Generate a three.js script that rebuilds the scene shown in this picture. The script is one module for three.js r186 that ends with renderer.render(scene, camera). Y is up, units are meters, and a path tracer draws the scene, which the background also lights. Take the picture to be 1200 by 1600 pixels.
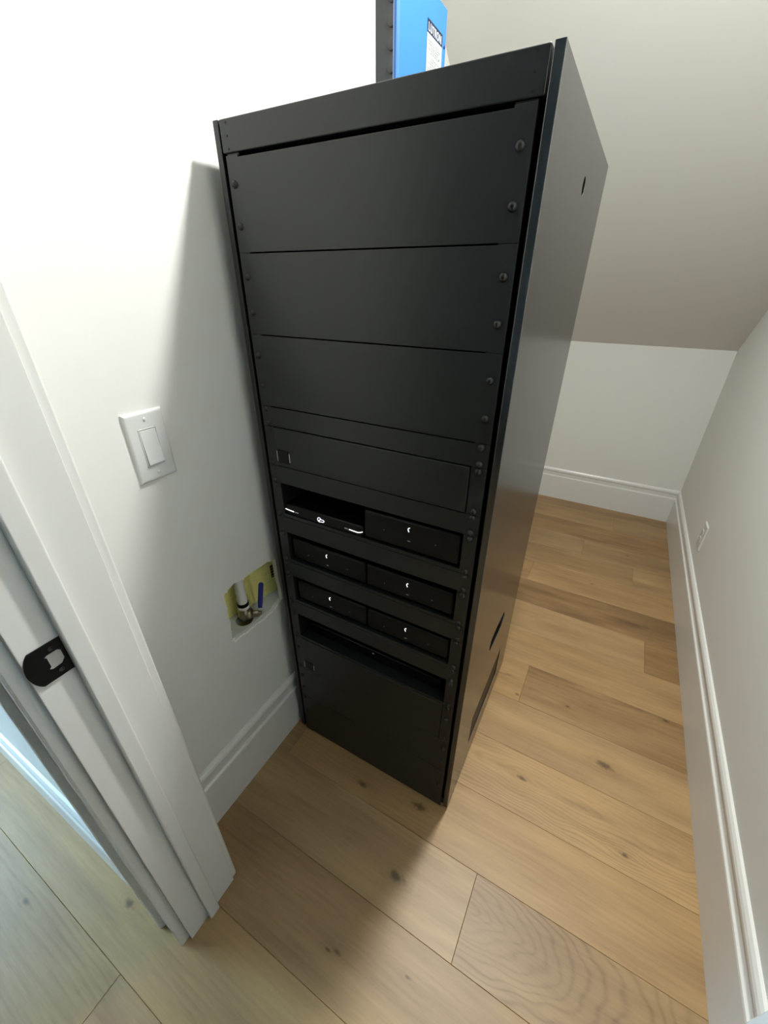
import * as THREE from 'three';
import { RoundedBoxGeometry } from 'three/addons/geometries/RoundedBoxGeometry.js';
import { mergeGeometries } from 'three/addons/utils/BufferGeometryUtils.js';
import { RectAreaLightUniformsLib } from 'three/addons/lights/RectAreaLightUniformsLib.js';

// ------------------------------------------------------------------ camera, sky, light, exposure
const scene = new THREE.Scene();
const renderer = new THREE.WebGLRenderer({ antialias: true });
renderer.toneMapping = THREE.LinearToneMapping;
renderer.toneMappingExposure = 1.0;
renderer.shadowMap.enabled = true;
RectAreaLightUniformsLib.init();

const camera = new THREE.PerspectiveCamera(102.99, 0.75, 0.02, 60);
{
  const yaw = -0.50843, pitch = 0.51233, roll = 0.00599;
  const f = new THREE.Vector3(Math.sin(yaw) * Math.cos(pitch), -Math.sin(pitch), -Math.cos(yaw) * Math.cos(pitch));
  const r0 = new THREE.Vector3(Math.cos(yaw), 0, Math.sin(yaw));
  const u0 = new THREE.Vector3().crossVectors(r0, f);
  const c = Math.cos(roll), s = Math.sin(roll);
  const r = r0.clone().multiplyScalar(c).addScaledVector(u0, s);
  const u = u0.clone().multiplyScalar(c).addScaledVector(r0, -s);
  camera.quaternion.setFromRotationMatrix(new THREE.Matrix4().makeBasis(r, u, f.clone().negate()));
  camera.position.set(0.66512, 1.33917, 0.62394);
}
scene.add(camera);

// daylight outside the hall window
scene.background = new THREE.Color().setRGB(0.50, 0.78, 1.0);
scene.backgroundIntensity = 21;

// recessed ceiling light in the slope above the rack
const CEILING = { y0: 1.037, z0: -2.2635, slope: 0.735, flat: 2.75 };
const ceilY = (z) => CEILING.y0 + CEILING.slope * (z - CEILING.z0);
const LAMP = { x: 0.57, z: -0.41, r: 0.055, I: 0.9, L: 1060, color: new THREE.Color().setRGB(0.985, 1.0, 0.955) };
const slopeN = new THREE.Vector3(0, -1, CEILING.slope).normalize();      // out of the slope, into the room
const lampAt = new THREE.Vector3(LAMP.x, ceilY(LAMP.z), LAMP.z);
{
  const l = new THREE.PointLight(LAMP.color, LAMP.I, 0, 2);
  l.name = 'ceiling_light_glow';
  l.position.copy(lampAt).addScaledVector(slopeN, 0.06);
  l.castShadow = true; l.shadow.radius = LAMP.r / 0.02;
  scene.add(l);
  // most of its light leaves the flat face of the lens
  const a = new THREE.RectAreaLight(LAMP.color, LAMP.L, 0.1, 0.1);
  a.name = 'ceiling_light_face';
  a.position.copy(lampAt).addScaledVector(slopeN, 0.126);
  a.lookAt(a.position.clone().add(new THREE.Vector3(0.1, -1, 0.22)));
  scene.add(a);
}

// ------------------------------------------------------------------ helpers
const used = {};
function numbered(n) { used[n] = (used[n] ?? -1) + 1; return used[n] ? `${n}_${String(used[n]).padStart(3, '0')}` : n; }
function shade(o) { o.castShadow = true; o.receiveShadow = true; return o; }
function mesh(name, geo, mat, parent, label) {
  const g = Array.isArray(geo) ? mergeGeometries(geo.map((q) => (q.index ? q.toNonIndexed() : q)).map(strip), false) : geo;
  const m = shade(new THREE.Mesh(g, mat)); m.name = numbered(name);
  if (label) m.userData.label = label;
  (parent ?? scene).add(m); return m;
}
function strip(g) { for (const k of Object.keys(g.attributes)) if (!['position', 'normal', 'uv'].includes(k)) g.deleteAttribute(k); if (!g.attributes.uv) g.setAttribute('uv', new THREE.BufferAttribute(new Float32Array(g.attributes.position.count * 2), 2)); return g; }
function thing(name, label, category, [x, y, z] = [0, 0, 0], group) {
  const o = new THREE.Group(); o.name = numbered(name); o.position.set(x, y, z); scene.add(o);
  o.userData = { label, category }; if (group) o.userData.group = group; return o;
}
function structure(name, label) { const o = new THREE.Group(); o.name = name; scene.add(o); o.userData = { kind: 'structure' }; if (label) o.userData.label = label; return o; }
// box between two corners, optionally with rounded edges
function box(x0, y0, z0, x1, y1, z1, r = 0) {
  const w = Math.abs(x1 - x0), h = Math.abs(y1 - y0), d = Math.abs(z1 - z0);
  const g = r ? new RoundedBoxGeometry(w, h, d, 2, Math.min(r, w / 2.01, h / 2.01, d / 2.01)) : new THREE.BoxGeometry(w, h, d);
  return g.translate((x0 + x1) / 2, (y0 + y1) / 2, (z0 + z1) / 2);
}
// a constant profile [[out, up], ...] run from A to B; `out` and `up` are directions
function run(profile, A, B, out, up) {
  const a = new THREE.Vector3(...A), b = new THREE.Vector3(...B), o = new THREE.Vector3(...out), u = new THREE.Vector3(...up);
  const P = (e, q) => e.clone().addScaledVector(o, q[0]).addScaledVector(u, q[1]);
  const along = b.clone().sub(a), hand = new THREE.Vector3().crossVectors(o, u).dot(along) > 0;
  const pts2 = profile.map((q) => new THREE.Vector2(...q));
  if (THREE.ShapeUtils.isClockWise(pts2)) pts2.reverse();
  const pos = [], tri = (p, q, r) => { const l = hand ? [p, q, r] : [p, r, q]; for (const v of l) pos.push(v.x, v.y, v.z); };
  const n = pts2.length, pr = pts2.map((q) => [q.x, q.y]);
  for (let i = 0; i < n; i++) {
    const j = (i + 1) % n, a0 = P(a, pr[i]), a1 = P(a, pr[j]), b0 = P(b, pr[i]), b1 = P(b, pr[j]);
    tri(a0, a1, b1); tri(a0, b1, b0);
  }
  for (const [i, j, k] of THREE.ShapeUtils.triangulateShape(pts2, [])) { tri(P(a, pr[i]), P(a, pr[k]), P(a, pr[j])); tri(P(b, pr[i]), P(b, pr[j]), P(b, pr[k])); }
  const g = new THREE.BufferGeometry(); g.setAttribute('position', new THREE.Float32BufferAttribute(pos, 3)); g.computeVertexNormals(); return strip(g);
}
function outline(pts) { const s = new THREE.Shape(); pts.forEach(([x, y], i) => (i ? s.lineTo(x, y) : s.moveTo(x, y))); s.closePath(); return s; }
function pathOf(pts) { const s = new THREE.Path(); pts.forEach(([x, y], i) => (i ? s.lineTo(x, y) : s.moveTo(x, y))); s.closePath(); return s; }
const extrude = (s, depth, bevel = 0) => new THREE.ExtrudeGeometry(s, { depth: depth - 2 * bevel, bevelEnabled: bevel > 0, bevelThickness: bevel, bevelSize: bevel, bevelOffset: -bevel, bevelSegments: 2, curveSegments: 20 }).translate(0, 0, bevel);
// shapes drawn in (z, y) and given thickness along +x from x0
const alongX = (g, x0) => g.applyMatrix4(new THREE.Matrix4().set(0, 0, 1, x0, 0, 1, 0, 0, -1, 0, 0, 0, 0, 0, 0, 1));  // shape x = -z
const cyl = (r0, r1, h, seg = 20) => new THREE.CylinderGeometry(r0, r1, h, seg);

// noise
const PERM = new Float32Array(65536); { let s = 12345; for (let i = 0; i < 65536; i++) { s = (s * 1664525 + 1013904223) >>> 0; PERM[i] = s / 4294967296; } }
function rnd(seed) { let s = (seed * 2654435761) >>> 0; return () => { s = (s * 1664525 + 1013904223) >>> 0; return s / 4294967296; }; }
function vn(x, y) {                                                         // value noise, -1 to 1
  const xi = Math.floor(x), yi = Math.floor(y), fx = x - xi, fy = y - yi, u = fx * fx * (3 - 2 * fx), v = fy * fy * (3 - 2 * fy);
  const h = (a, b) => PERM[((a & 255) * 251 + (b & 1023) * 4099 + ((a * 7 + b * 13) & 63) * 61) & 65535];
  const a = h(xi, yi), b = h(xi + 1, yi), c = h(xi, yi + 1), d = h(xi + 1, yi + 1);
  return 2 * (a + (b - a) * u + (c - a) * v + (a - b - c + d) * u * v) - 1;
}
function texture(w, h, fn, srgb = true) {
  const data = new Uint8Array(w * h * 4), o = [0, 0, 0];
  for (let j = 0; j < h; j++) for (let i = 0; i < w; i++) { fn(i, j, o); const k = (j * w + i) * 4; data[k] = o[0]; data[k + 1] = o[1]; data[k + 2] = o[2]; data[k + 3] = 255; }
  const t = new THREE.DataTexture(data, w, h, THREE.RGBAFormat); t.magFilter = THREE.LinearFilter; t.minFilter = THREE.LinearFilter;
  t.wrapS = t.wrapT = THREE.RepeatWrapping; if (srgb) t.colorSpace = THREE.SRGBColorSpace; t.needsUpdate = true; return t;
}

// ------------------------------------------------------------------ materials
const rgb = (r, g, b) => new THREE.Color().setRGB(r, g, b);
const std = (c, rough, extra = {}) => new THREE.MeshStandardMaterial({ color: c, roughness: rough, metalness: 0, ...extra });
const M = {
  wall: std(rgb(0.68, 0.675, 0.645), 0.7), ceiling: std(rgb(0.72, 0.71, 0.68), 0.85), trim: std(rgb(0.66, 0.655, 0.63), 0.26),
  rack: std(rgb(0.006, 0.007, 0.007), 0.42), rackSide: std(rgb(0.006, 0.0075, 0.008), 0.36), sideSheet: new THREE.MeshPhysicalMaterial({ color: rgb(0.006, 0.0075, 0.008), roughness: 0.22, ior: 2.0 }), panel: new THREE.MeshPhysicalMaterial({ color: rgb(0.0048, 0.0072, 0.0078), roughness: 0.41, ior: 1.54, specularIntensity: 1.0 }),
  dark: std(rgb(0.003, 0.003, 0.003), 0.7), screw: std(rgb(0.007, 0.008, 0.008), 0.42), amp: new THREE.MeshPhysicalMaterial({ color: rgb(0.003, 0.0035, 0.0035), roughness: 0.42, specularIntensity: 0.5 }), gloss: new THREE.MeshPhysicalMaterial({ color: rgb(0.0025, 0.0025, 0.003), roughness: 0.25, specularIntensity: 0.55 }),
  plate: std(rgb(0.60, 0.605, 0.595), 0.25), plateScrew: std(rgb(0.55, 0.55, 0.54), 0.25), subfloor: std(rgb(0.05, 0.035, 0.02), 0.9),
  light: new THREE.MeshStandardMaterial({ color: 0x000000, emissive: rgb(1, 1, 1), emissiveIntensity: 1.6 }),
  faint: new THREE.MeshStandardMaterial({ color: 0x050505, emissive: rgb(0.9, 1, 0.95), emissiveIntensity: 0.16, roughness: 0.4 }),
  strike: new THREE.MeshPhysicalMaterial({ color: rgb(0.002, 0.0025, 0.0025), roughness: 0.4, specularIntensity: 0.35 }), blue: std(rgb(0.02, 0.125, 0.40), 0.4), caseBlack: std(rgb(0.016, 0.017, 0.019), 0.5),
};

// ------------------------------------------------------------------ setting: floor
const WOOD = { lo: [0.155, 0.084, 0.033], hi: [0.40, 0.256, 0.117] };
const lin2s = (c) => 255 * (c <= 0.0031308 ? 12.92 * c : 1.055 * Math.pow(Math.min(c, 1), 1 / 2.4) - 0.055);
const S2 = new Uint8Array(4096); for (let i = 0; i < 4096; i++) S2[i] = Math.round(lin2s(i / 4095));
const toS = (c) => S2[Math.max(0, Math.min(4095, (c * 4095) | 0))];
// one plank's own board: figure, pores, flecks and knots; x along the board (m), y across (m)
function plankTexture(len, wid, res, seed, tone, warm, o = {}) {
  const w = Math.max(16, Math.min(2048, Math.round(len * res))), h = Math.max(16, Math.round(wid * res));
  const R = rnd(seed), ox = R() * 180, oy = R() * 180, cath = o.cathedral, knots = o.knots ?? [], streaks = o.streaks ?? [];
  const yc = (cath?.y ?? (R() - 0.3) * 0.4), slope = cath ? cath.slope : 0.02 + R() * 0.05, x0 = cath ? cath.x : R() * 2 - 0.5, freq = 1 / (cath?.pitch ?? 0.010 + R() * 0.008), deep = cath ? 0.27 : 0.05 + R() * 0.09;
  return texture(w, h, (i, j, out) => {
    const x = (i + 0.5) / w * len, y = (j + 0.5) / h * wid;
    let yy = y + 0.006 * vn(x * 3 + ox, y * 14 + oy) + 0.0025 * vn(x * 11 + ox, y * 40 + oy), dark = 0, red = 0;
    for (const [kx, ky, kr] of knots) {
      const dx = (x - kx) * 0.45, dy = y - ky, d = Math.hypot(dx, dy), wob = kr * (1 + 0.35 * vn(x * 150 + seed, y * 150));
      yy += Math.sign(dy || 1) * -kr * 1.5 * Math.exp(-(d * d) / (kr * kr * 9));
      dark += 0.62 / (1 + Math.exp((d - wob * 0.62) / (kr * 0.13)));
      red += 0.30 * Math.exp(-(d * d) / (kr * kr * 5)) * (0.7 + 0.3 * Math.sin(d / kr * 9));
    }
    for (const [sx, sy, sl, sw, sd] of streaks) {
      const dx = (x - sx) / sl, dy = (y - sy - 0.004 * vn(x * 22, seed)) / sw, e = dx * dx + dy * dy;
      if (e < 6) dark += sd * Math.exp(-e * 1.5) * (0.7 + 0.5 * vn(x * 60 + ox, y * 420 + oy));
    }
    const a = (x - x0) * slope, r = Math.sqrt((yy - yc) * (yy - yc) + a * a) * freq + 0.9 * vn(x * 1.7 + oy, y * 9) + (cath ? 0.6 : 0.35) * vn(x * (cath ? 16 : 6) + ox, y * 42);
    const fr = r - Math.floor(r), ring = cath ? Math.exp(-Math.pow((fr - 0.5) / 0.17, 2)) : fr < 0.75 ? Math.pow(fr / 0.75, 2.2) : 1 - (fr - 0.75) / 0.25;
    const blotch = vn(x * 2.3 + ox, y * 13 + oy), mid = vn(x * 5.5 + oy, y * 32 + ox), fine = vn(x * 16 + ox, y * 210 + oy), fib = vn(x * 40 + oy, y * 620 + ox);
    const pore = vn(x * 34 + ox + 31, y * 900 + oy); const modul = Math.max(0, 0.35 + 0.9 * vn(x * 2.6 + ox + 9, y * 17 + oy + 5)); const wisp = vn(x * 8 + 0.5 * oy, y * 55 + ox + 40);
    let t = 0.60 + 2.2 * tone + 0.17 * blotch + 0.15 * mid + 0.13 * wisp * (0.6 + 0.4 * blotch) + 0.075 * fine + 0.05 * fib - deep * ring * (0.35 + 0.85 * modul);
    if (pore > 0.52) t -= 0.22 * (pore - 0.52) * (0.5 + ring);
    const fleck = vn(x * 26 + oy + 71, y * 60 + ox + 17); if (fleck > 0.72) t += 0.16 * (fleck - 0.72);
    t = Math.max(0, t - 0.5 * red); const dk = 1 - Math.min(0.92, dark + 0.0);
    const wv = warm + 0.03 * blotch + 0.12 * red;
    out[0] = toS((WOOD.lo[0] + (WOOD.hi[0] - WOOD.lo[0]) * t) * dk * (1 + wv * 0.4));
    out[1] = toS((WOOD.lo[1] + (WOOD.hi[1] - WOOD.lo[1]) * t) * dk);
    out[2] = toS((WOOD.lo[2] + (WOOD.hi[2] - WOOD.lo[2]) * t) * dk * (1 - wv));
  });
}
// a board with eased edges; its top is y = 0, uv cover it once
function plankGeometry(x0, z0, x1, z1) {
  const e = 0.0008, d = 0.0006, t = 0.014, g = 0.00025;
  x0 += g; z0 += g; x1 -= g; z1 -= g;
  const L = [[x0, -t, z0, x1, z1], [x0, -d, z0, x1, z1], [x0 + e, 0, z0 + e, x1 - e, z1 - e]].map(([a, y, b, c, f]) => [[a, y, f], [c, y, f], [c, y, b], [a, y, b]]);
  const pos = [], quad = (a, b, c, q) => pos.push(...a, ...b, ...c, ...a, ...c, ...q);
  for (let k = 0; k < 2; k++) for (let i = 0; i < 4; i++) { const j = (i + 1) % 4; quad(L[k][i], L[k][j], L[k + 1][j], L[k + 1][i]); }
  quad(...L[2]);
  const geo = new THREE.BufferGeometry(); geo.setAttribute('position', new THREE.Float32BufferAttribute(pos, 3));
  const uv = []; for (let i = 0; i < pos.length; i += 3) uv.push((pos[i] - x0) / (x1 - x0), (pos[i + 2] - z0) / (z1 - z0));
  geo.setAttribute('uv', new THREE.Float32BufferAttribute(uv, 2)); geo.computeVertexNormals(); return geo;
}
const XL = -0.037, XR = 1.169, ZB = -2.2635, HALL = { x0: -1.55, x1: 4.0, z0: 0.543, z1: 5.0, h: 2.6 };
const floor = structure('floor');
{
  mesh('subfloor', box(HALL.x0 - 0.1, -0.12, ZB - 0.1, HALL.x1 + 0.1, -0.0139, HALL.z1 + 0.1), M.subfloor, floor);
  const row = (n) => 0.0975 + 0.1867 * n;
  // joints across each row (x), and special marks (world x, z)
  const joints = {
    '-13': [0.35], '-12': [0.86], '-11': [0.22], '-10': [0.72], '-9': [0.98], '-8': [0.5], '-7': [0.15], '-6': [1.035], '-5': [0.3], '-4': [0.631], '-3': [0.05], '-2': [0.25], '-1': [0.02], 0: [0.656], 1: [-0.35, 1.0], 2: [-0.75, 0.55], 3: [-1.2, 0.022], 4: [-0.55, 0.9], 5: [-1.5, 0.2], 6: [-0.8, 1.1], 7: [-1.4, 0.5], 8: [-0.4, 1.3], 9: [-1.0, 0.7], 10: [-0.5, 1.2], 11: [-1.3, 0.4], 12: [-0.6, 1.0], 13: [-1.1, 0.6],
  };
  const tones = { '-13:1': -0.05, '-12:0': 0.0, '-11:1': -0.10, '-10:0': -0.02, '-10:1': -0.08, '-9:0': -0.06, '-8:0': -0.02, '-8:1': 0.06, '-7:1': -0.17, '-6:0': 0.03, '-6:1': -0.14, '-5:1': 0.06, '-4:0': 0.0, '-4:1': -0.10, '-3:1': 0.05, '-2:1': 0.08, '-1:1': 0.05, '0:0': 0.04, '0:1': -0.01, '1:1': 0.0, '1:2': 0.05 };
  const knots = [[0.926, -0.367, 0.014], [0.703, -0.197, 0.008], [0.477, 0.207, 0.013], [0.459, 0.030, 0.013], [0.99, -0.135, 0.007], [1.10, -0.64, 0.006], [0.80, -1.33, 0.006], [0.95, -1.70, 0.006], [0.42, 0.395, 0.006], [0.40, 0.402, 0.004], [-0.073, 0.577, 0.009], [-0.30, 0.70, 0.006], [0.79, -0.53, 0.005], [0.28, 0.06, 0.010], [-0.24, 0.80, 0.007], [0.62, -0.49, 0.006], [-0.33, 0.77, 0.005], [0.58, 0.35, 0.004]];
  const streaks = [[0.985, -1.115, 0.075, 0.016, 0.55], [0.72, -1.075, 0.10, 0.010, 0.25], [1.10, -1.07, 0.09, 0.012, 0.3], [0.56, -0.56, 0.05, 0.006, 0.5], [0.88, -0.20, 0.10, 0.012, 0.22], [1.0, -0.17, 0.05, 0.006, 0.4], [0.70, -1.80, 0.12, 0.010, 0.25], [0.68, -0.54, 0.06, 0.006, 0.3], [0.90, -1.62, 0.1, 0.008, 0.3]];
  const shared = [];
  let seed = 11;
  for (let n = -13; n <= 13; n++) {
    const z0 = Math.max(row(n), ZB - 0.05), z1 = row(n + 1), hall = z1 > 0.5;
    const X0 = hall ? HALL.x0 : XL - 0.02, X1 = hall ? HALL.x1 : XR + 0.02;
    const xs = [X0, ...joints[n].filter((j) => j > X0 + 0.05 && j < X1 - 0.05), X1];
    for (let k = 0; k + 1 < xs.length; k++) {
      const a = xs[k], b = xs[k + 1], seen = n < 6 && b > -1.3 && a < 1.2, R = rnd(++seed * 7 + 3);
      const inK = knots.filter(([x, z]) => x > a && x < b && z > z0 && z < z1).map(([x, z, r]) => [x - a, z - z0, r]);
      const inS = streaks.filter(([x, z]) => x > a && x < b && z > z0 && z < z1).map(([x, z, ...q]) => [x - a, z - z0, ...q]);
      const key = n + ':' + k, tone = tones[key] ?? (R() - 0.55) * 0.14, warm = (R() - 0.5) * 0.12 + (['-7:1', '-6:1', '-4:1'].includes(key) ? 0.06 : 0);
      let map;
      if (seen || !shared.length) {
        const o = { knots: inK, streaks: inS };
        if (key === '0:1') o.cathedral = { x: -0.03, y: 0.075, slope: 0.36, pitch: 0.0125 };
        if (key === '1:1') o.cathedral = { x: 0.62, y: 0.14, slope: 0.16, pitch: 0.012 };
        if (key === '-2:1') o.cathedral = { x: 0.55, y: 0.075, slope: 0.11, pitch: 0.010 };
        map = plankTexture(b - a, z1 - z0, n < -4 ? 620 : hall && n > 3 ? 520 : 1150, seed, tone, warm, o);
        shared.push(map);
      } else map = shared[Math.floor(R() * shared.length)];
      const mat = new THREE.MeshStandardMaterial({ map, bumpMap: map, bumpScale: 0.00022, roughness: 0.44 });
      mesh('plank', plankGeometry(a, z0, b, z1), mat, floor);
    }
  }
}

// ------------------------------------------------------------------ setting: walls, ceiling
const HOLE = [[0.152, 0.683], [0.135, 0.690], [0.116, 0.694], [0.098, 0.690], [0.078, 0.689], [0.055, 0.690], [0.030, 0.687], [0.008, 0.688], [-0.010, 0.681], [-0.024, 0.679], [-0.026, 0.645], [-0.025, 0.612], [-0.029, 0.575], [-0.029, 0.534], [-0.008, 0.527], [0.013, 0.519], [0.030, 0.521], [0.046, 0.518], [0.066, 0.521], [0.085, 0.524], [0.110, 0.523], [0.128, 0.528], [0.153, 0.527], [0.159, 0.545], [0.155, 0.560], [0.157, 0.575], [0.151, 0.590], [0.155, 0.615], [0.152, 0.640], [0.154, 0.662]];
const MARK = [193, 203, 82, 106];
const board = new THREE.MeshStandardMaterial({ roughness: 0.8, map: texture(256, 256, (i, j, o) => {
  const n = 8 * vn(i * 0.05, j * 0.9) + 6 * vn(i * 0.4, j * 0.4); let r = 248 + n * 0.8, g = 238 + n * 0.8, b = 150 + n;
  if (i > MARK[0] && i < MARK[1] && j > MARK[2] && j < MARK[3] && (j % 5 !== 0 || i % 4 === 0)) { r = 60; g = 46; b = 26; }  // printed mark on the paper face
  o[0] = Math.min(255, r); o[1] = Math.min(255, g); o[2] = b;
}) });
const ledgeMat = std(rgb(0.56, 0.55, 0.50), 0.7), gypsum = std(rgb(0.86, 0.85, 0.82), 0.95);
{
  // left wall: board with the rough cut opening, cavity behind it
  const w = structure('wall_left');
  const s = outline([[-0.4175, 0], [-0.4175, 2.9], [2.32, 2.9], [2.32, 0]]);
  s.holes.push(pathOf(HOLE.map(([z, y]) => [-z, y]).reverse()));
  const g = alongX(extrude(s, 0.0127), XL - 0.0127);
  mesh('wall_board', g, M.wall, w);
  // torn paper and gypsum crumbs round the cut
  const R = rnd(77), crumbs = [];
  for (let k = 0; k < HOLE.length; k++) {
    const [z0, y0] = HOLE[k], [z1, y1] = HOLE[(k + 1) % HOLE.length], low = (y0 + y1) / 2 < 0.54;
    for (let q = 0; q < (low ? 8 : 3); q++) {
      const t = R(), r = (low ? 0.0027 : 0.0014) * (0.5 + R());
      crumbs.push(new THREE.IcosahedronGeometry(r, 0).scale(0.45, 1, 1.9 + R()).rotateX(R() * 0.6 - 0.3 + (low ? 0 : Math.PI / 2)).translate(XL - 0.001, y0 + (y1 - y0) * t + (low ? -0.001 : 0), z0 + (z1 - z0) * t));
    }
  }
  mesh('torn_edge', crumbs, gypsum, w);
  mesh('cavity_board', new THREE.BoxGeometry(0.012, 0.5, 0.27).rotateY(-0.18).translate(-0.112, 0.66, 0.015), board, w, 'yellow paper faced board inside the wall opening');
  const folds = []; for (let k = 0; k < 5; k++) folds.push(run([[0, 0], [0.010, 0.006], [0.016, 0.018], [0.010, 0.024], [0, 0.024]], [-0.050 - 0.018 * k, 0.45, 0.172 - k * 0.004], [-0.052 - 0.018 * k, 0.9, 0.168 - k * 0.004], [0, 0, -1], [-1, 0, 0]));
  mesh('paper_fold', folds, board, w, 'folded yellow paper along the stud');
  const creases = []; for (const z of [0.012, 0.026, 0.034]) creases.push(run([[0, -0.003], [0.004, 0], [0, 0.004]], [-0.105 + (z - 0.015) * -0.18, 0.50, z], [-0.105 + (z - 0.015) * -0.18, 0.9, z + 0.02], [1, 0, 0], [0, 0, 1]));
  mesh('paper_crease', creases, board, w);
  const lg = outline([[-0.16, -0.119], [XL - 0.0128, -0.119], [XL - 0.0128, 0.174], [-0.16, 0.174]]), lh = new THREE.Path(); lh.absarc(-0.079, 0.080, 0.0235, 0, Math.PI * 2, true); lg.holes.push(lh);
  mesh('cavity_ledge', extrude(lg, 0.02).rotateX(Math.PI / 2).translate(0, 0.522, 0), ledgeMat, w, 'grey ledge at the bottom of the wall opening');
  const studMat = std(rgb(0.45, 0.33, 0.18), 0.85);
  mesh('stud', box(-0.17, 0, 0.175, XL - 0.013, 2.9, 0.215), studMat, w);
  mesh('stud', box(-0.17, 0, -0.16, XL - 0.013, 2.9, -0.12), studMat, w);
  mesh('back_board', box(-0.19, 0, ZB, -0.172, 2.9, 0.4175), M.wall, w);

  const rw = structure('wall_right'); mesh('wall_board', box(XR, 0, ZB - 0.1, XR + 0.1, 2.9, 0.4175), M.wall, rw);
  const bw = structure('wall_back'); mesh('wall_board', box(XL - 0.1, 0, ZB - 0.1, XR, 2.9, ZB), M.wall, bw);
  const c = structure('ceiling');
  const zf = CEILING.z0 + (CEILING.flat - CEILING.y0) / CEILING.slope;
  mesh('sloped_ceiling', run([[ZB - 0.05, CEILING.y0 - 0.05 * CEILING.slope], [zf, CEILING.flat], [0.4175, CEILING.flat], [0.4175, CEILING.flat + 0.1], [zf - 0.04, CEILING.flat + 0.1], [ZB - 0.05, CEILING.y0 + 0.12]], [XL, 0, 0], [XR, 0, 0], [0, 0, 1], [0, 1, 0]), M.ceiling, c);

  // wall with the doorway, between closet and hall
  const D = { l: 0.114, r: 0.876, top: 2.06, z0: 0.4175, z1: 0.543 };
  const dw = structure('wall_door');
  mesh('wall_board', box(HALL.x0, 0, D.z0, D.l - 0.02, 2.9, D.z1), M.wall, dw);
  mesh('wall_board', box(D.r + 0.02, 0, D.z0, HALL.x1, 2.9, D.z1), M.wall, dw);
  mesh('wall_board', box(D.l - 0.02, D.top + 0.02, D.z0, D.r + 0.02, 2.9, D.z1), M.wall, dw);
  // jambs and stops
  const j = structure('door_1', 'white door frame of the closet');
  mesh('jamb', box(D.l - 0.02, 0, D.z0 - 0.0005, D.l, D.top, D.z1, 0.001), M.trim, j);
  mesh('jamb', box(D.r, 0, D.z0 - 0.0005, D.r + 0.02, D.top, D.z1, 0.001), M.trim, j);
  mesh('head_jamb', box(D.l - 0.02, D.top, D.z0 - 0.0005, D.r + 0.02, D.top + 0.02, D.z1, 0.001), M.trim, j);
  mesh('door_stop', box(D.l - 0.001, 0, 0.4715, D.l + 0.0125, D.top, 0.4975, 0.0035), M.trim, j);
  mesh('door_stop', box(D.r - 0.0125, 0, 0.4715, D.r + 0.001, D.top, 0.4975, 0.0035), M.trim, j);
  mesh('head_stop', box(D.l, D.top - 0.0125, 0.4715, D.r, D.top + 0.001, 0.4975, 0.0035), M.trim, j);
  // casings: profile [towards the room, away from the opening]
  const inner = [[0, 0], [0.012, 0], [0.0155, 0.003], [0.0165, 0.006], [0.016, 0.05], [0.018, 0.085], [0, 0.085]];
  const t1 = structure('trim_1', 'white casing on the closet side of the doorway');
  const o1 = D.l - 0.006, o2 = D.r + 0.006, ot = D.top + 0.006;
  mesh('casing', run(inner, [o1, 0, D.z0], [o1, ot, D.z0], [0, 0, -1], [-1, 0, 0]), M.trim, t1);
  mesh('casing', run(inner, [o2, 0, D.z0], [o2, ot, D.z0], [0, 0, -1], [1, 0, 0]), M.trim, t1);
  mesh('casing', run(inner, [o1 - 0.085, ot, D.z0], [o2 + 0.085, ot, D.z0], [0, 0, -1], [0, 1, 0]), M.trim, t1);
  const outer = [[0, 0], [0.016, 0], [0.0195, 0.003], [0.0195, 0.006], [0.0160, 0.011], [0.0145, 0.066], [0.0235, 0.069], [0.0250, 0.072], [0.0250, 0.082], [0.023, 0.084], [0, 0.084]];
  const t2 = structure('trim_2', 'white casing on the hall side of the doorway');
  const h1 = D.l - 0.010, h2 = D.r + 0.010, ht = D.top + 0.010;
  mesh('casing', run(outer, [h1, 0, D.z1], [h1, ht, D.z1], [0, 0, 1], [-1, 0, 0]), M.trim, t2);
  mesh('casing', run(outer, [h2, 0, D.z1], [h2, ht, D.z1], [0, 0, 1], [1, 0, 0]), M.trim, t2);
  mesh('casing', run(outer, [h1 - 0.084, ht, D.z1], [h2 + 0.084, ht, D.z1], [0, 0, 1], [0, 1, 0]), M.trim, t2);

  // baseboards
  const H = 0.2193, bp = [[0, 0], [0.015, 0], [0.015, 0.1595], [0.0138, 0.1640], [0.0095, 0.1665], [0.0085, 0.1690], [0.0085, 0.1930], [0.0125, 0.1965], [0.0128, 0.2050], [0.0105, 0.2120], [0.0060, 0.2180], [0.0, H]];
  for (const [n, A, B, o] of [['left', [XL, 0, D.z0], [XL, 0, ZB], [1, 0, 0]], ['back', [XL, 0, ZB], [XR, 0, ZB], [0, 0, 1]], ['right', [XR, 0, ZB], [XR, 0, D.z0], [-1, 0, 0]], ['hall', [HALL.x0, 0, D.z1], [h1 - 0.084, 0, D.z1], [0, 0, 1]]]) {
    const b = mesh('baseboard_' + n, run(bp, A, B, o, [0, 1, 0]), M.trim); b.userData.kind = 'structure';
  }
  // hall shell, with a window at its left end
  const hw = structure('wall_hall');
  mesh('wall_board', box(HALL.x1, 0, D.z0, HALL.x1 + 0.1, 2.9, HALL.z1), M.wall, hw);
  mesh('wall_board', box(HALL.x0 - 0.1, 0, HALL.z1, HALL.x1 + 0.1, 2.9, HALL.z1 + 0.1), M.wall, hw);
  const W = { z0: 0.66, z1: 1.55, y0: 0.25, y1: 1.75 };
  mesh('wall_board', box(HALL.x0 - 0.1, 0, D.z0, HALL.x0, 2.9, W.z0), M.wall, hw);
  mesh('wall_board', box(HALL.x0 - 0.1, 0, W.z1, HALL.x0, 2.9, HALL.z1), M.wall, hw);
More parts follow.
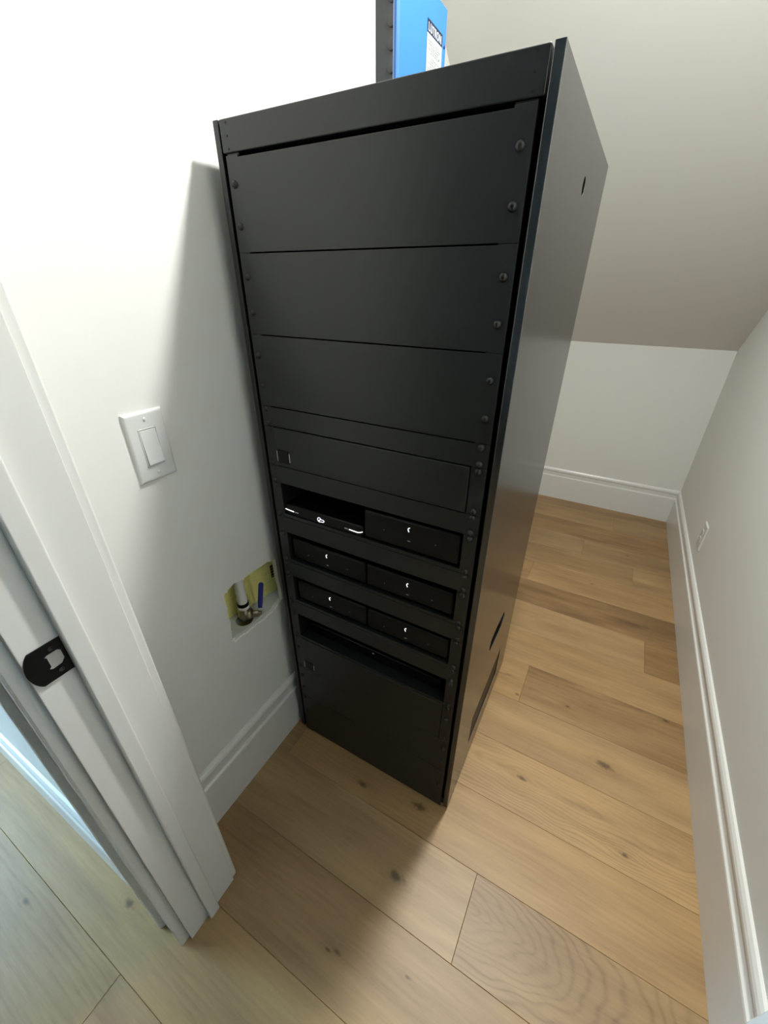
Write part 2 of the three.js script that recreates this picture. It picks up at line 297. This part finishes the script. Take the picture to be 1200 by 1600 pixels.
  mesh('wall_board', box(HALL.x0 - 0.1, 0, W.z0, HALL.x0, W.y0, W.z1), M.wall, hw);
  mesh('wall_board', box(HALL.x0 - 0.1, W.y1, W.z0, HALL.x0, 2.9, W.z1), M.wall, hw);
  const hc = structure('ceiling_hall'); mesh('ceiling_board', box(HALL.x0 - 0.1, HALL.h, D.z1, HALL.x1 + 0.1, HALL.h + 0.1, HALL.z1 + 0.1), M.ceiling, hc);
  const wn = structure('window_1');
  const fx = HALL.x0 - 0.07, e = 0.035;
  for (const q of [[W.y0, W.z0, W.y0 + e, W.z1], [W.y1 - e, W.z0, W.y1, W.z1], [W.y0 + e, W.z0, W.y1 - e, W.z0 + e], [W.y0 + e, W.z1 - e, W.y1 - e, W.z1]]) mesh('window_frame', box(fx, q[0], q[1], fx + 0.04, q[2], q[3]), M.trim, wn);
  mesh('pane', box(fx + 0.018, W.y0 + e, W.z0 + e, fx + 0.022, W.y1 - e, W.z1 - e), new THREE.MeshPhysicalMaterial({ color: 0xffffff, roughness: 0, transmission: 1, thickness: 0, ior: 1.5 }), wn);

  // small dome lamp on the slope
  const lamp = thing('ceiling_light', 'round white dome ceiling light on the sloped ceiling above the black rack', 'ceiling light', lampAt.toArray());
  lamp.quaternion.setFromUnitVectors(new THREE.Vector3(0, -1, 0), slopeN);
  mesh('base_ring', new THREE.LatheGeometry([[0.0, 0.004], [0.084, 0.004], [0.084, -0.010], [0.080, -0.014], [0.068, -0.014], [0.068, -0.008], [0, -0.008]].map((q) => new THREE.Vector2(...q)), 48), M.trim, lamp);
  mesh('light_dome', new THREE.LatheGeometry([[0.066, -0.009], [0.066, -0.075], [0.062, -0.092], [0.050, -0.106], [0.030, -0.116], [0, -0.120]].map((q) => new THREE.Vector2(...q)), 40), new THREE.MeshStandardMaterial({ color: 0xffffff, emissive: LAMP.color, emissiveIntensity: 6, side: THREE.DoubleSide }), lamp);
}

// ------------------------------------------------------------------ equipment rack
const W = 0.532, RH = 1.5627, RD = 0.605;
const rack = thing('equipment_rack', 'tall black metal equipment rack standing on the wood floor beside the left wall', 'equipment rack');
const screwGeo = mergeGeometries([strip(new THREE.LatheGeometry([[0, 0.0048], [0.0022, 0.0046], [0.0044, 0.0034], [0.0054, 0.0016], [0.0056, 0.0009], [0.0060, 0.0006], [0.0060, 0], [0, 0]].map((q) => new THREE.Vector2(...q)), 18).rotateX(Math.PI / 2).toNonIndexed()),
  strip(box(-0.0022, -0.0005, 0.0044, 0.0022, 0.0005, 0.0050).toNonIndexed()), strip(box(-0.0005, -0.0022, 0.0044, 0.0005, 0.0022, 0.0050).toNonIndexed())]);
function screws(parent, spots, z = 0.0) { for (const [x, y] of spots) { const s = mesh('screw', screwGeo, M.screw, parent); s.position.set(x, y, z); s.rotation.z = x * 40 + y * 90; } }
const PX0 = 0.019, PX1 = 0.511, EAR = 0.026;
// a flat panel with ears at both ends; the middle is a little lower than the ears, so the joint shows between the rails only
function panelGeo(y0, y1, notchTop = 0.0011, notchBottom = 0.0011, z = 0.0) {
  const e = 0.0002, a = PX0 + EAR, b = PX1 - EAR;
  const s = outline([[PX0, y0 + e], [a, y0 + e], [a, y0 + notchBottom], [b, y0 + notchBottom], [b, y0 + e], [PX1, y0 + e], [PX1, y1 - e], [b, y1 - e], [b, y1 - notchTop], [a, y1 - notchTop], [a, y1 - e], [PX0, y1 - e]]);
  return extrude(s, 0.003, 0.0005).translate(0, 0, z - 0.003);
}
{
  const left = mesh('side_panel', box(0, 0.012, -RD, 0.0115, RH, 0.0, 0.0012), M.rackSide, rack, 'left side panel');
  // right side: sheet with a knock-out hole, a slanted hand slot and a low vent
  const s = outline([[0, 0.012], [RD, 0.012], [RD, RH], [0, RH]]);
  const c = new THREE.Path(); c.absarc(0.308, 1.484, 0.0135, 0, Math.PI * 2, true); s.holes.push(c);
  s.holes.push(pathOf([[0.226, 0.446], [0.243, 0.424], [0.372, 0.416], [0.394, 0.434], [0.380, 0.464], [0.290, 0.477], [0.232, 0.474]].reverse()));
  s.holes.push(pathOf([[0.155, 0.104], [0.46, 0.104], [0.46, 0.228], [0.155, 0.228]]));
  const side = mesh('side_panel', alongX(extrude(s, 0.0125, 0.0010), W - 0.0125), M.sideSheet, rack, 'right side panel with hand slot and low vent');
  mesh('knockout', alongX(extrude(new THREE.Shape().absarc(0.308, 1.484, 0.016, 0, Math.PI * 2), 0.002), W - 0.0105), M.rack, side);
  mesh('slot_recess', box(W - 0.02, 0.41, -0.39, W - 0.0105, 0.485, -0.215), M.dark, side);
  const bars = []; for (let k = 0; k < 36; k++) bars.push(run([[0, 0], [0.0035, 0.001], [0.0035, 0.0057], [0, 0.0067]], [W - 0.006, 0.102, -0.4605 + k * 0.0085], [W - 0.006, 0.230, -0.4605 + k * 0.0085], [1, 0, 0], [0, 0, 1]));
  for (const y of [0.12, 0.135, 0.15, 0.165, 0.18, 0.195, 0.21]) bars.push(box(W - 0.0075, y - 0.0015, -0.462, W - 0.0035, y + 0.0015, -0.153));
  const v = mesh('vent_grille', bars, M.rackSide, side); v.userData.kind = 'stuff';
  mesh('vent_backing', box(W - 0.02, 0.09, -0.475, W - 0.0115, 0.24, -0.14), M.dark, side);
  mesh('top_bar', box(0.0145, 1.5205, -0.03, 0.5170, RH - 0.0005, 0.0005, 0.0018), M.panel, rack);
  for (const x of [0.0285, 0.5030]) for (const y of [1.557, 1.541, 1.525]) mesh('rivet', cyl(0.0016, 0.0016, 0.001, 12).rotateX(Math.PI / 2).translate(x, y, 0.0006), M.dark, rack);
  mesh('top_panel', box(0.0120, RH - 0.012, -RD, W - 0.0130, RH - 0.002, -0.030, 0.001), M.rackSide, rack);
  mesh('back_panel', box(0.0120, 0.02, -RD, W - 0.0130, RH - 0.012, -RD + 0.01), M.dark, rack);
  mesh('base', box(0.0125, 0.0, -RD + 0.02, W - 0.0135, 0.03, -0.012), M.rack, rack);
  for (const x of [0.0125, 0.5125]) mesh('frame_post', box(x, 0.03, -0.06, x + 0.0062, 1.52, -0.022), M.dark, rack);
  for (const [x0, x1] of [[PX0 + 0.001, PX0 + EAR], [PX1 - EAR, PX1 - 0.001]]) mesh('rack_rail', box(x0, 0.03, -0.040, x1, 1.52, -0.0034), M.rack, rack);
}
const SL = 0.0308, SR = 0.4970;
const U = (y0, y1, name, label, ys, opt = {}) => {
  const p = mesh(name, panelGeo(y0, y1, opt.top ?? 0.0011, opt.bottom ?? 0.0011), M.panel, rack, label);
  screws(p, ys.flatMap((y) => [[SL, y], [SR, y]]), 0.0); return p;
};
U(1.3838, 1.5175, 'blank_panel', 'top blank panel', [1.480, 1.4225], { top: 0.0032 });
U(1.2510, 1.3838, 'blank_panel', null, [1.3465, 1.289]);
U(1.1135, 1.2510, 'blank_panel', null, [1.2125, 1.1545]);
U(1.0710, 1.1135, 'blank_panel', 'narrow blank panel', [1.1070, 1.0775]);
U(0.9370, 0.9815, 'blank_panel', 'narrow blank panel', [0.9750, 0.9435]);
U(0.8035, 0.8490, 'blank_panel', 'narrow blank panel', [0.8425, 0.8100]);
U(0.6690, 0.7145, 'blank_panel', 'narrow blank panel', [0.7080, 0.6755]);
U(0.5365, 0.5810, 'blank_panel', 'narrow blank panel', [0.5745, 0.5430]);
U(0.1800, 0.3135, 'blank_panel', null, [0.278, 0.223]);
U(0.0030, 0.1800, 'blank_panel', 'lowest blank panel', [0.173, 0.105]);
// shelves with ears
for (const [y0, y1] of [[0.8490, 0.9370], [0.7145, 0.8035], [0.5810, 0.6690], [0.4475, 0.5365]]) {
  const sh = mesh('shelf', [box(PX0 + EAR - 0.001, y0 + 0.001, -0.40, PX1 - EAR + 0.001, y0 + 0.004, -0.004), box(PX0 + EAR - 0.001, y0 + 0.0005, -0.0035, PX1 - EAR + 0.001, y0 + 0.008, -0.0005),
    ...[[PX0, PX0 + EAR], [PX1 - EAR, PX1]].map(([a, b]) => box(a, y0 + 0.0003, -0.003, b, y1 - 0.0003, 0.0, 0.0005)), box(PX0 + EAR - 0.003, y0, -0.40, PX0 + EAR - 0.0005, y1 - 0.002, -0.003), box(PX1 - EAR + 0.0005, y0, -0.40, PX1 - EAR + 0.003, y1 - 0.002, -0.003)], M.panel, rack);
  screws(sh, [[SL, y0 + 0.0065], [SR, y0 + 0.0065], [SL, y1 - 0.0065], [SR, y1 - 0.0065]]);
}
// power units with a front outlet
function powerUnit(y0, y1, label, outY, sy) {
  const t = thing('power_unit', label, 'power unit');
  mesh('ear', box(PX0, y0 + 0.0003, -0.003, PX0 + EAR + 0.0015, y1 - 0.0003, 0.0, 0.0005), M.panel, t); mesh('ear', box(PX1 - EAR - 0.0005, y0 + 0.0003, -0.003, PX1, y1 - 0.0003, 0.0, 0.0005), M.panel, t);
  mesh('faceplate', box(PX0 + EAR + 0.002, y0 + 0.0010, -0.005, PX1 - EAR - 0.0025, y1 - 0.0014, 0.0012, 0.0012), M.panel, t);
  mesh('housing', box(PX0 + EAR + 0.003, y0 + 0.003, -0.33, PX1 - EAR - 0.003, y1 - 0.003, -0.005), M.dark, t);
  const o = mesh('outlet', box(0.0500, outY - 0.016, 0.0, 0.0815, outY + 0.016, 0.0030, 0.0015), M.amp, t);
  for (const g of [box(0.0570, outY + 0.001, 0.0028, 0.0585, outY + 0.009, 0.0033), box(0.0725, outY + 0.001, 0.0028, 0.0740, outY + 0.009, 0.0033), cyl(0.0024, 0.0024, 0.0008, 14).rotateX(Math.PI / 2).translate(0.0655, outY - 0.007, 0.0030)]) mesh('contact_slot', g, M.dark, o);
  const pale = std(rgb(0.62, 0.64, 0.63), 0.25);
  mesh('outlet_edge', box(0.0484, outY - 0.012, 0.0, 0.0492, outY + 0.012, 0.0028), pale, o, 'pale edge of the outlet'); mesh('outlet_edge', box(0.0826, outY - 0.010, 0.0, 0.0834, outY + 0.010, 0.0028), pale, o, 'pale edge of the outlet');
  screws(t, sy.flatMap((y) => [[SL, y], [SR, y]])); return t;
}
powerUnit(0.9815, 1.0710, 'black power unit with a front outlet, above the glowing media box in the rack', 1.0055, [1.0645, 0.9880]);
powerUnit(0.3135, 0.4475, 'large black power unit with a front outlet, below the lowest shelf of the rack', 0.3400, [0.4410, 0.4010, 0.3230]);

// amplifiers: black boxes with a small lit touch mark and a faint logo
function hook() {
  const c = new THREE.CatmullRomCurve3([[0.0026, 0.0052], [0.0002, 0.0042], [-0.0016, 0.0018], [-0.0014, -0.0008], [-0.0002, -0.0030], [0.0002, -0.0048]].map(([x, y]) => new THREE.Vector3(x, y, 0)));
  return new THREE.TubeGeometry(c, 20, 0.0009, 8);
}
const hookGeo = hook();
function amplifier(x0, x1, y0, y1, z, label) {
  const xm = (x0 + x1) / 2, t = thing('amplifier', label, 'amplifier', [xm, y0, z], 'amplifiers on the rack shelves');
  const w = (x1 - x0) / 2, h = y1 - y0;
  mesh('amplifier_body', box(-w, 0.002, -0.21, w, h, 0.0, 0.006), M.amp, t);
  mesh('foot', box(-w + 0.01, 0.0, -0.20, w - 0.01, 0.0025, -0.01), M.dark, t);
  const m = mesh('indicator_light', hookGeo, M.light, t, 'small white glowing touch mark'); m.position.set(-0.001, h - 0.018, 0.0003);
  mesh('logo_mark', box(-0.0030, h - 0.0455, 0, 0.0030, h - 0.0434, 0.0003), M.faint, t);
  for (const x of [-0.058, 0.058]) mesh('touch_dot', cyl(0.0012, 0.0012, 0.0004, 10).rotateX(Math.PI / 2).translate(x, h - 0.035, 0.0002), M.faint, t);
  return t;
}
amplifier(0.2665, 0.4800, 0.8580, 0.9275, -0.004, 'single black amplifier in the top shelf, right of the glowing media box');
amplifier(0.0500, 0.2640, 0.7235, 0.7840, -0.008, 'left black amplifier of the pair on the middle shelf');
amplifier(0.2665, 0.4800, 0.7235, 0.7840, -0.008, 'right black amplifier of the pair on the middle shelf');
amplifier(0.0500, 0.2640, 0.5900, 0.6510, -0.008, 'left black amplifier of the pair on the lower shelf');
amplifier(0.2665, 0.4800, 0.5900, 0.6510, -0.008, 'right black amplifier of the pair on the lower shelf');
{
  const t = thing('media_box', 'low black media box with white light bars and glowing emblem, on the top shelf', 'media box', [0.155, 0.8535, -0.004]);
  mesh('box_body', box(-0.1085, 0.0, -0.20, 0.1085, 0.030, 0.0, 0.004), M.gloss, t);
  const bar = (pts) => new THREE.TubeGeometry(new THREE.CatmullRomCurve3(pts.map(([x, y]) => new THREE.Vector3(x - 0.155, y - 0.8535, 0.0005))), 16, 0.0011, 8);
  mesh('light_bar', bar([[0.0475, 0.8695], [0.060, 0.8683], [0.073, 0.8675]]), M.light, t, 'left white light bar');
  mesh('light_bar', bar([[0.228, 0.8668], [0.242, 0.8660], [0.252, 0.8662], [0.2625, 0.8705]]), M.light, t, 'right white light bar');
  mesh('faint_light', bar([[0.0765, 0.8674], [0.0865, 0.8672]]), M.faint, t); mesh('faint_light', bar([[0.2165, 0.8670], [0.2245, 0.8668]]), M.faint, t);
  const ring = new THREE.CatmullRomCurve3([[0.1425, 0.8650], [0.1425, 0.8705], [0.1455, 0.8728], [0.1490, 0.8722], [0.1520, 0.8692], [0.1572, 0.8690], [0.1600, 0.8668], [0.1580, 0.8640], [0.1520, 0.8632], [0.1465, 0.8622]].map(([x, y]) => new THREE.Vector3(x - 0.155, y - 0.8535, 0.0005)), true);
  mesh('emblem_light', [new THREE.TubeGeometry(ring, 60, 0.0008, 8, true), bar([[0.1440, 0.8630], [0.1515, 0.8712]])], new THREE.MeshStandardMaterial({ color: 0, emissive: rgb(0.86, 0.85, 1.0), emissiveIntensity: 1.5 }), t, 'glowing looped emblem');
}
{
  const t = thing('network_box', 'dark box with one tiny status light deep in the lowest shelf opening', 'network box', [0.265, 0.4520, -0.03]);
  mesh('box_body', box(-0.20, 0, -0.25, 0.20, 0.035, 0.0, 0.003), M.gloss, t);
  mesh('status_light', box(0.003, 0.023, 0.0, 0.008, 0.0245, 0.0008), M.faint, t);
}

// ------------------------------------------------------------------ on the rack: folder and case
{
  const t = thing('binder', 'bright blue binder with a white label standing on top of the black rack', 'binder', [0.15, RH - 0.002, -0.456]);
  mesh('cover', box(-0.0022, 0, -0.112, 0, 0.2905, 0.108, 0.001), M.blue, t);
  mesh('cover', box(-0.0130, 0, -0.112, -0.0108, 0.2905, 0.108, 0.001), M.blue, t);
  const spine = run([[0, 0], [0.0015, 0.001], [0.0045, 0.004], [0.0045, 0.009], [0.0015, 0.012], [0, 0.013]], [0.0, 0, 0.108], [0.0, 0.2905, 0.108], [0, 0, 1], [-1, 0, 0]);
  mesh('spine', spine, M.blue, t);
  mesh('pages', box(-0.0105, 0.004, -0.106, -0.0025, 0.282, 0.106), std(rgb(0.8, 0.79, 0.74), 0.9), t);
  // sticker on the cover
  const cw = 330, ch = 500, cv = document.createElement('canvas'); cv.width = cw; cv.height = ch; const q = cv.getContext('2d');
  q.fillStyle = '#979a99'; q.fillRect(0, 0, cw, ch); q.fillStyle = '#04142e'; q.fillRect(0, 0, cw, 84);
  q.fillStyle = '#a5aaae'; q.font = 'bold 76px sans-serif'; q.textAlign = 'center'; q.textBaseline = 'middle'; q.fillText('LUTRON', cw / 2, 44, 296);
  const LR = rnd(5); q.fillStyle = '#4c5255';
  for (let y = 120; y < 470; y += 17) { if (LR() < 0.2) continue; let x = 24 + (LR() < 0.4 ? 60 : 0); const end = 180 + LR() * 120; while (x < end) { const l = 8 + LR() * 26; q.fillRect(x, y, l, 7); x += l + 6; } }
  q.fillStyle = '#0c1218'; q.fillRect(270, 175, 14, 12); q.fillRect(268, 268, 18, 12); q.fillRect(20, 340, 16, 16); q.fillRect(22, 372, 12, 10);
  const tex = new THREE.CanvasTexture(cv); tex.colorSpace = THREE.SRGBColorSpace;
  const lab = new THREE.PlaneGeometry(0.078, 0.118).rotateY(Math.PI / 2).translate(0.0004, 0.1875, -0.0525);
  mesh('sticker', lab, new THREE.MeshStandardMaterial({ map: tex, roughness: 0.5 }), t, 'white sticker with a dark blue heading');
  mesh('rivet', new THREE.SphereGeometry(0.0035, 14, 10).scale(0.5, 1, 1).translate(0.0005, 0.232, -0.103), std(rgb(0.01, 0.02, 0.08), 0.4), t);
}
{
  const t = thing('storage_case', 'black plastic case with round raised discs, between the wall and the blue binder', 'case', [0.034, RH - 0.002, -0.580]);
  mesh('case_body', box(-0.0705, 0, -0.026, 0.0760, 0.42, 0.0, 0.0015), M.caseBlack, t);
  for (let k = 0; k < 9; k++) { const d = mesh('disc', new THREE.LatheGeometry([[0, 0.0040], [0.0095, 0.0040], [0.0115, 0.0020], [0.0115, 0]].map((v) => new THREE.Vector2(...v)), 28).rotateX(Math.PI / 2), M.caseBlack, t); d.position.set(-0.0265, 0.0360 + 0.0385 * k, 0.0); }
}

// ------------------------------------------------------------------ wall plates, strike, valve
function roundRect(w, h, r) { const s = new THREE.Shape(), x = -w / 2, y = -h / 2; s.moveTo(x + r, y); s.lineTo(x + w - r, y); s.absarc(x + w - r, y + r, r, -Math.PI / 2, 0); s.lineTo(x + w, y + h - r); s.absarc(x + w - r, y + h - r, r, 0, Math.PI / 2); s.lineTo(x + r, y + h); s.absarc(x + r, y + h - r, r, Math.PI / 2, Math.PI); s.lineTo(x, y + r); s.absarc(x + r, y + r, r, Math.PI, Math.PI * 1.5); return s; }
// a plate in the x-y plane, domed edges, with an opening; front towards +z
function wallPlate(w, h, ow, oh) {
  const s = roundRect(w - 0.012, h - 0.012, 0.001); if (ow) s.holes.push(roundRect(ow, oh, 0.0015));
  const parts = [new THREE.ExtrudeGeometry(s, { depth: 0.0012, bevelEnabled: false }).translate(0, 0, 0.0048)];
  const steps = [[0.006, 0.0060], [0.0040, 0.0058], [0.0022, 0.0050], [0.0008, 0.0034], [0.0, 0.0012], [0.0, 0]];
  const pos = [];
  for (let k = 0; k + 1 < steps.length; k++) {
    const [a, za] = steps[k], [b, zb] = steps[k + 1], c = (d, z) => [[-w / 2 + d, -h / 2 + d, z], [w / 2 - d, -h / 2 + d, z], [w / 2 - d, h / 2 - d, z], [-w / 2 + d, h / 2 - d, z]], A = c(a, za), B = c(b, zb);
    for (let i = 0; i < 4; i++) { const j = (i + 1) % 4; pos.push(...A[i], ...B[i], ...B[j], ...A[i], ...B[j], ...A[j]); }
  }
  const g = new THREE.BufferGeometry(); g.setAttribute('position', new THREE.Float32BufferAttribute(pos, 3)); g.computeVertexNormals(); parts.push(g); return parts;
}
const plateScrewGeo = [new THREE.LatheGeometry([[0, 0.0018], [0.0018, 0.0016], [0.0030, 0.0008], [0.0034, 0]].map((v) => new THREE.Vector2(...v)), 18).rotateX(Math.PI / 2), box(-0.0004, -0.0026, 0.0010, 0.0004, 0.0026, 0.0019)];
{
  const t = thing('light_switch', 'white rocker light switch on the left wall between the door casing and the rack', 'light switch', [XL, 1.0835, 0.2245]); t.rotation.y = Math.PI / 2;
  mesh('wall_plate', wallPlate(0.073, 0.125, 0.0345, 0.0685), M.plate, t);
  mesh('switch_frame', [box(-0.0170, -0.0340, 0.0, -0.0150, 0.0340, 0.0068, 0.0006), box(0.0150, -0.0340, 0.0, 0.0170, 0.0340, 0.0068, 0.0006), box(-0.017, 0.0320, 0.0, 0.017, 0.0340, 0.0068, 0.0006), box(-0.017, -0.0340, 0.0, 0.017, -0.0320, 0.0068, 0.0006)], M.plate, t);
  mesh('rocker', run([[0, -0.0315], [0.0092, -0.0315], [0.0100, -0.0305], [0.0072, 0.0], [0.0062, 0.0305], [0.0055, 0.0315], [0, 0.0315]], [-0.0145, 0, 0], [0.0145, 0, 0], [0, 0, 1], [0, 1, 0]), M.plate, t);
  for (const y of [0.049, -0.049]) { const s = mesh('screw', plateScrewGeo, M.plateScrew, t); s.position.set(0, y, 0.0058); s.rotation.z = -0.15; }
}
{
  const t = thing('wall_outlet', 'white electrical outlet low on the right wall above the baseboard', 'outlet', [XR, 0.3470, -1.440]); t.rotation.y = -Math.PI / 2;
  mesh('wall_plate', wallPlate(0.073, 0.120, 0.0345, 0.0685), M.plate, t);
  const o = mesh('receptacle', [box(-0.0168, -0.0338, 0, 0.0168, 0.0338, 0.0058, 0.0008), box(-0.0125, 0.0060, 0.005, 0.0125, 0.0310, 0.0086, 0.001), box(-0.0125, -0.0310, 0.005, 0.0125, -0.0060, 0.0086, 0.001)], M.plate, t);
  for (const y of [0.0205, -0.0165]) for (const g of [box(-0.0072, y - 0.004, 0.0082, -0.0058, y + 0.004, 0.0088), box(0.0058, y - 0.004, 0.0082, 0.0072, y + 0.004, 0.0088), cyl(0.0022, 0.0022, 0.0006, 12).rotateX(Math.PI / 2).translate(0, y - 0.009, 0.0085)]) mesh('contact_slot', g, M.dark, o);
  const s = mesh('screw', plateScrewGeo, M.plateScrew, t); s.position.set(0, 0, 0.0055);
}
{
  // strike plate on the jamb; local x runs towards the hall (+z), local z out of the jamb
  const t = thing('strike_plate', 'black metal strike plate with a round-nosed lip on the white door jamb', 'strike plate', [0.114, 0.9115, 0.5155]);
  t.rotation.y = Math.PI / 2;                                              // local x -> -z, local z -> +x
  const h = 0.0285, s = new THREE.Shape();
  s.moveTo(0.0195, -h); s.lineTo(0.0195, h); s.lineTo(-0.0180, h); s.bezierCurveTo(-0.025, h * 0.8, -0.0285, h * 0.35, -0.0285, 0); s.bezierCurveTo(-0.0285, -h * 0.35, -0.025, -h * 0.8, -0.0180, -h); s.closePath();
  const hole = new THREE.Path(); [[0.0135, -0.006], [0.0135, 0.009], [0.010, 0.0125], [-0.002, 0.0125], [-0.006, 0.0105], [-0.003, 0.008], [-0.0030, -0.0065], [-0.006, -0.0095], [-0.002, -0.0125], [0.009, -0.0115]].forEach(([x, y], i) => (i ? hole.lineTo(x, y) : hole.moveTo(x, y))); hole.closePath();
  s.holes.push(hole);
  mesh('plate', extrude(s, 0.0022, 0.0004).translate(0, 0, 0.0002), M.strike, t);
  mesh('latch_pocket', box(-0.0065, -0.0135, -0.0004, 0.0145, 0.0135, 0.0004), std(rgb(0.45, 0.44, 0.41), 0.6), t, 'pale latch pocket behind the plate');
  for (const y of [0.0195, -0.0185]) mesh('screw', new THREE.LatheGeometry([[0, 0.0006], [0.0016, 0.0006], [0.0030, 0.0014], [0.0036, 0.0008], [0.0036, 0]].map((v) => new THREE.Vector2(...v)), 20).rotateX(Math.PI / 2).translate(0.0045, y, 0.0022), std(rgb(0.05, 0.05, 0.05), 0.2, { metalness: 0.8 }), t);
}
{
  const t = thing('pipe_valve', 'white water pipe with a brass shutoff valve and blue lever in the cut wall opening', 'valve', [-0.078, 0.5, 0.075]);
  const pvc = std(rgb(0.70, 0.69, 0.65), 0.45), brass = std(rgb(0.27, 0.23, 0.155), 0.32, { metalness: 0.85 });
  const L = (pts, seg = 28) => new THREE.LatheGeometry(pts.map((v) => new THREE.Vector2(...v)), seg);
  mesh('pipe', cyl(0.0135, 0.0135, 0.34, 28).translate(0, 0.24, 0), pvc, t, 'white plastic pipe');
  mesh('collar', L([[0.0135, 0.073], [0.0150, 0.073], [0.0154, 0.075], [0.0154, 0.082], [0.0150, 0.084], [0.0135, 0.084]]), M.strike, t, 'black collar');
  mesh('seal_ring', L([[0.0130, 0.064], [0.0152, 0.064], [0.0156, 0.067], [0.0156, 0.071], [0.0152, 0.073], [0.0130, 0.073]]), pvc, t);
  mesh('valve_body', [L([[0, 0.0225], [0.0125, 0.0225], [0.0150, 0.026], [0.0175, 0.034], [0.0185, 0.044], [0.0175, 0.054], [0.0150, 0.060], [0.0142, 0.065], [0, 0.065]]), new THREE.SphereGeometry(0.0175, 24, 16).translate(0.006, 0.042, -0.004)], brass, t, 'brass valve body');
  const st = cyl(0.0085, 0.0098, 0.026, 20).rotateZ(-Math.PI / 2).translate(0.024, 0.040, 0), nut = cyl(0.0062, 0.0062, 0.008, 6).rotateZ(-Math.PI / 2).translate(0.040, 0.040, 0);
  mesh('valve_stem', [st, nut].map((g) => g.rotateY(0.65)), brass, t);
  const lev = new THREE.Shape(); lev.moveTo(-0.0055, 0); lev.lineTo(0.0055, 0); lev.lineTo(0.0068, 0.02); lev.lineTo(0.0068, 0.072); lev.absarc(0, 0.072, 0.0068, 0, Math.PI); lev.lineTo(-0.0068, 0.02); lev.closePath();
  mesh('lever', extrude(lev, 0.004, 0.0012).rotateY(0.75).rotateX(-0.24).translate(0.022, 0.046, -0.036), std(rgb(0.012, 0.018, 0.16), 0.35), t, 'dark blue lever handle');
}

renderer.render(scene, camera);
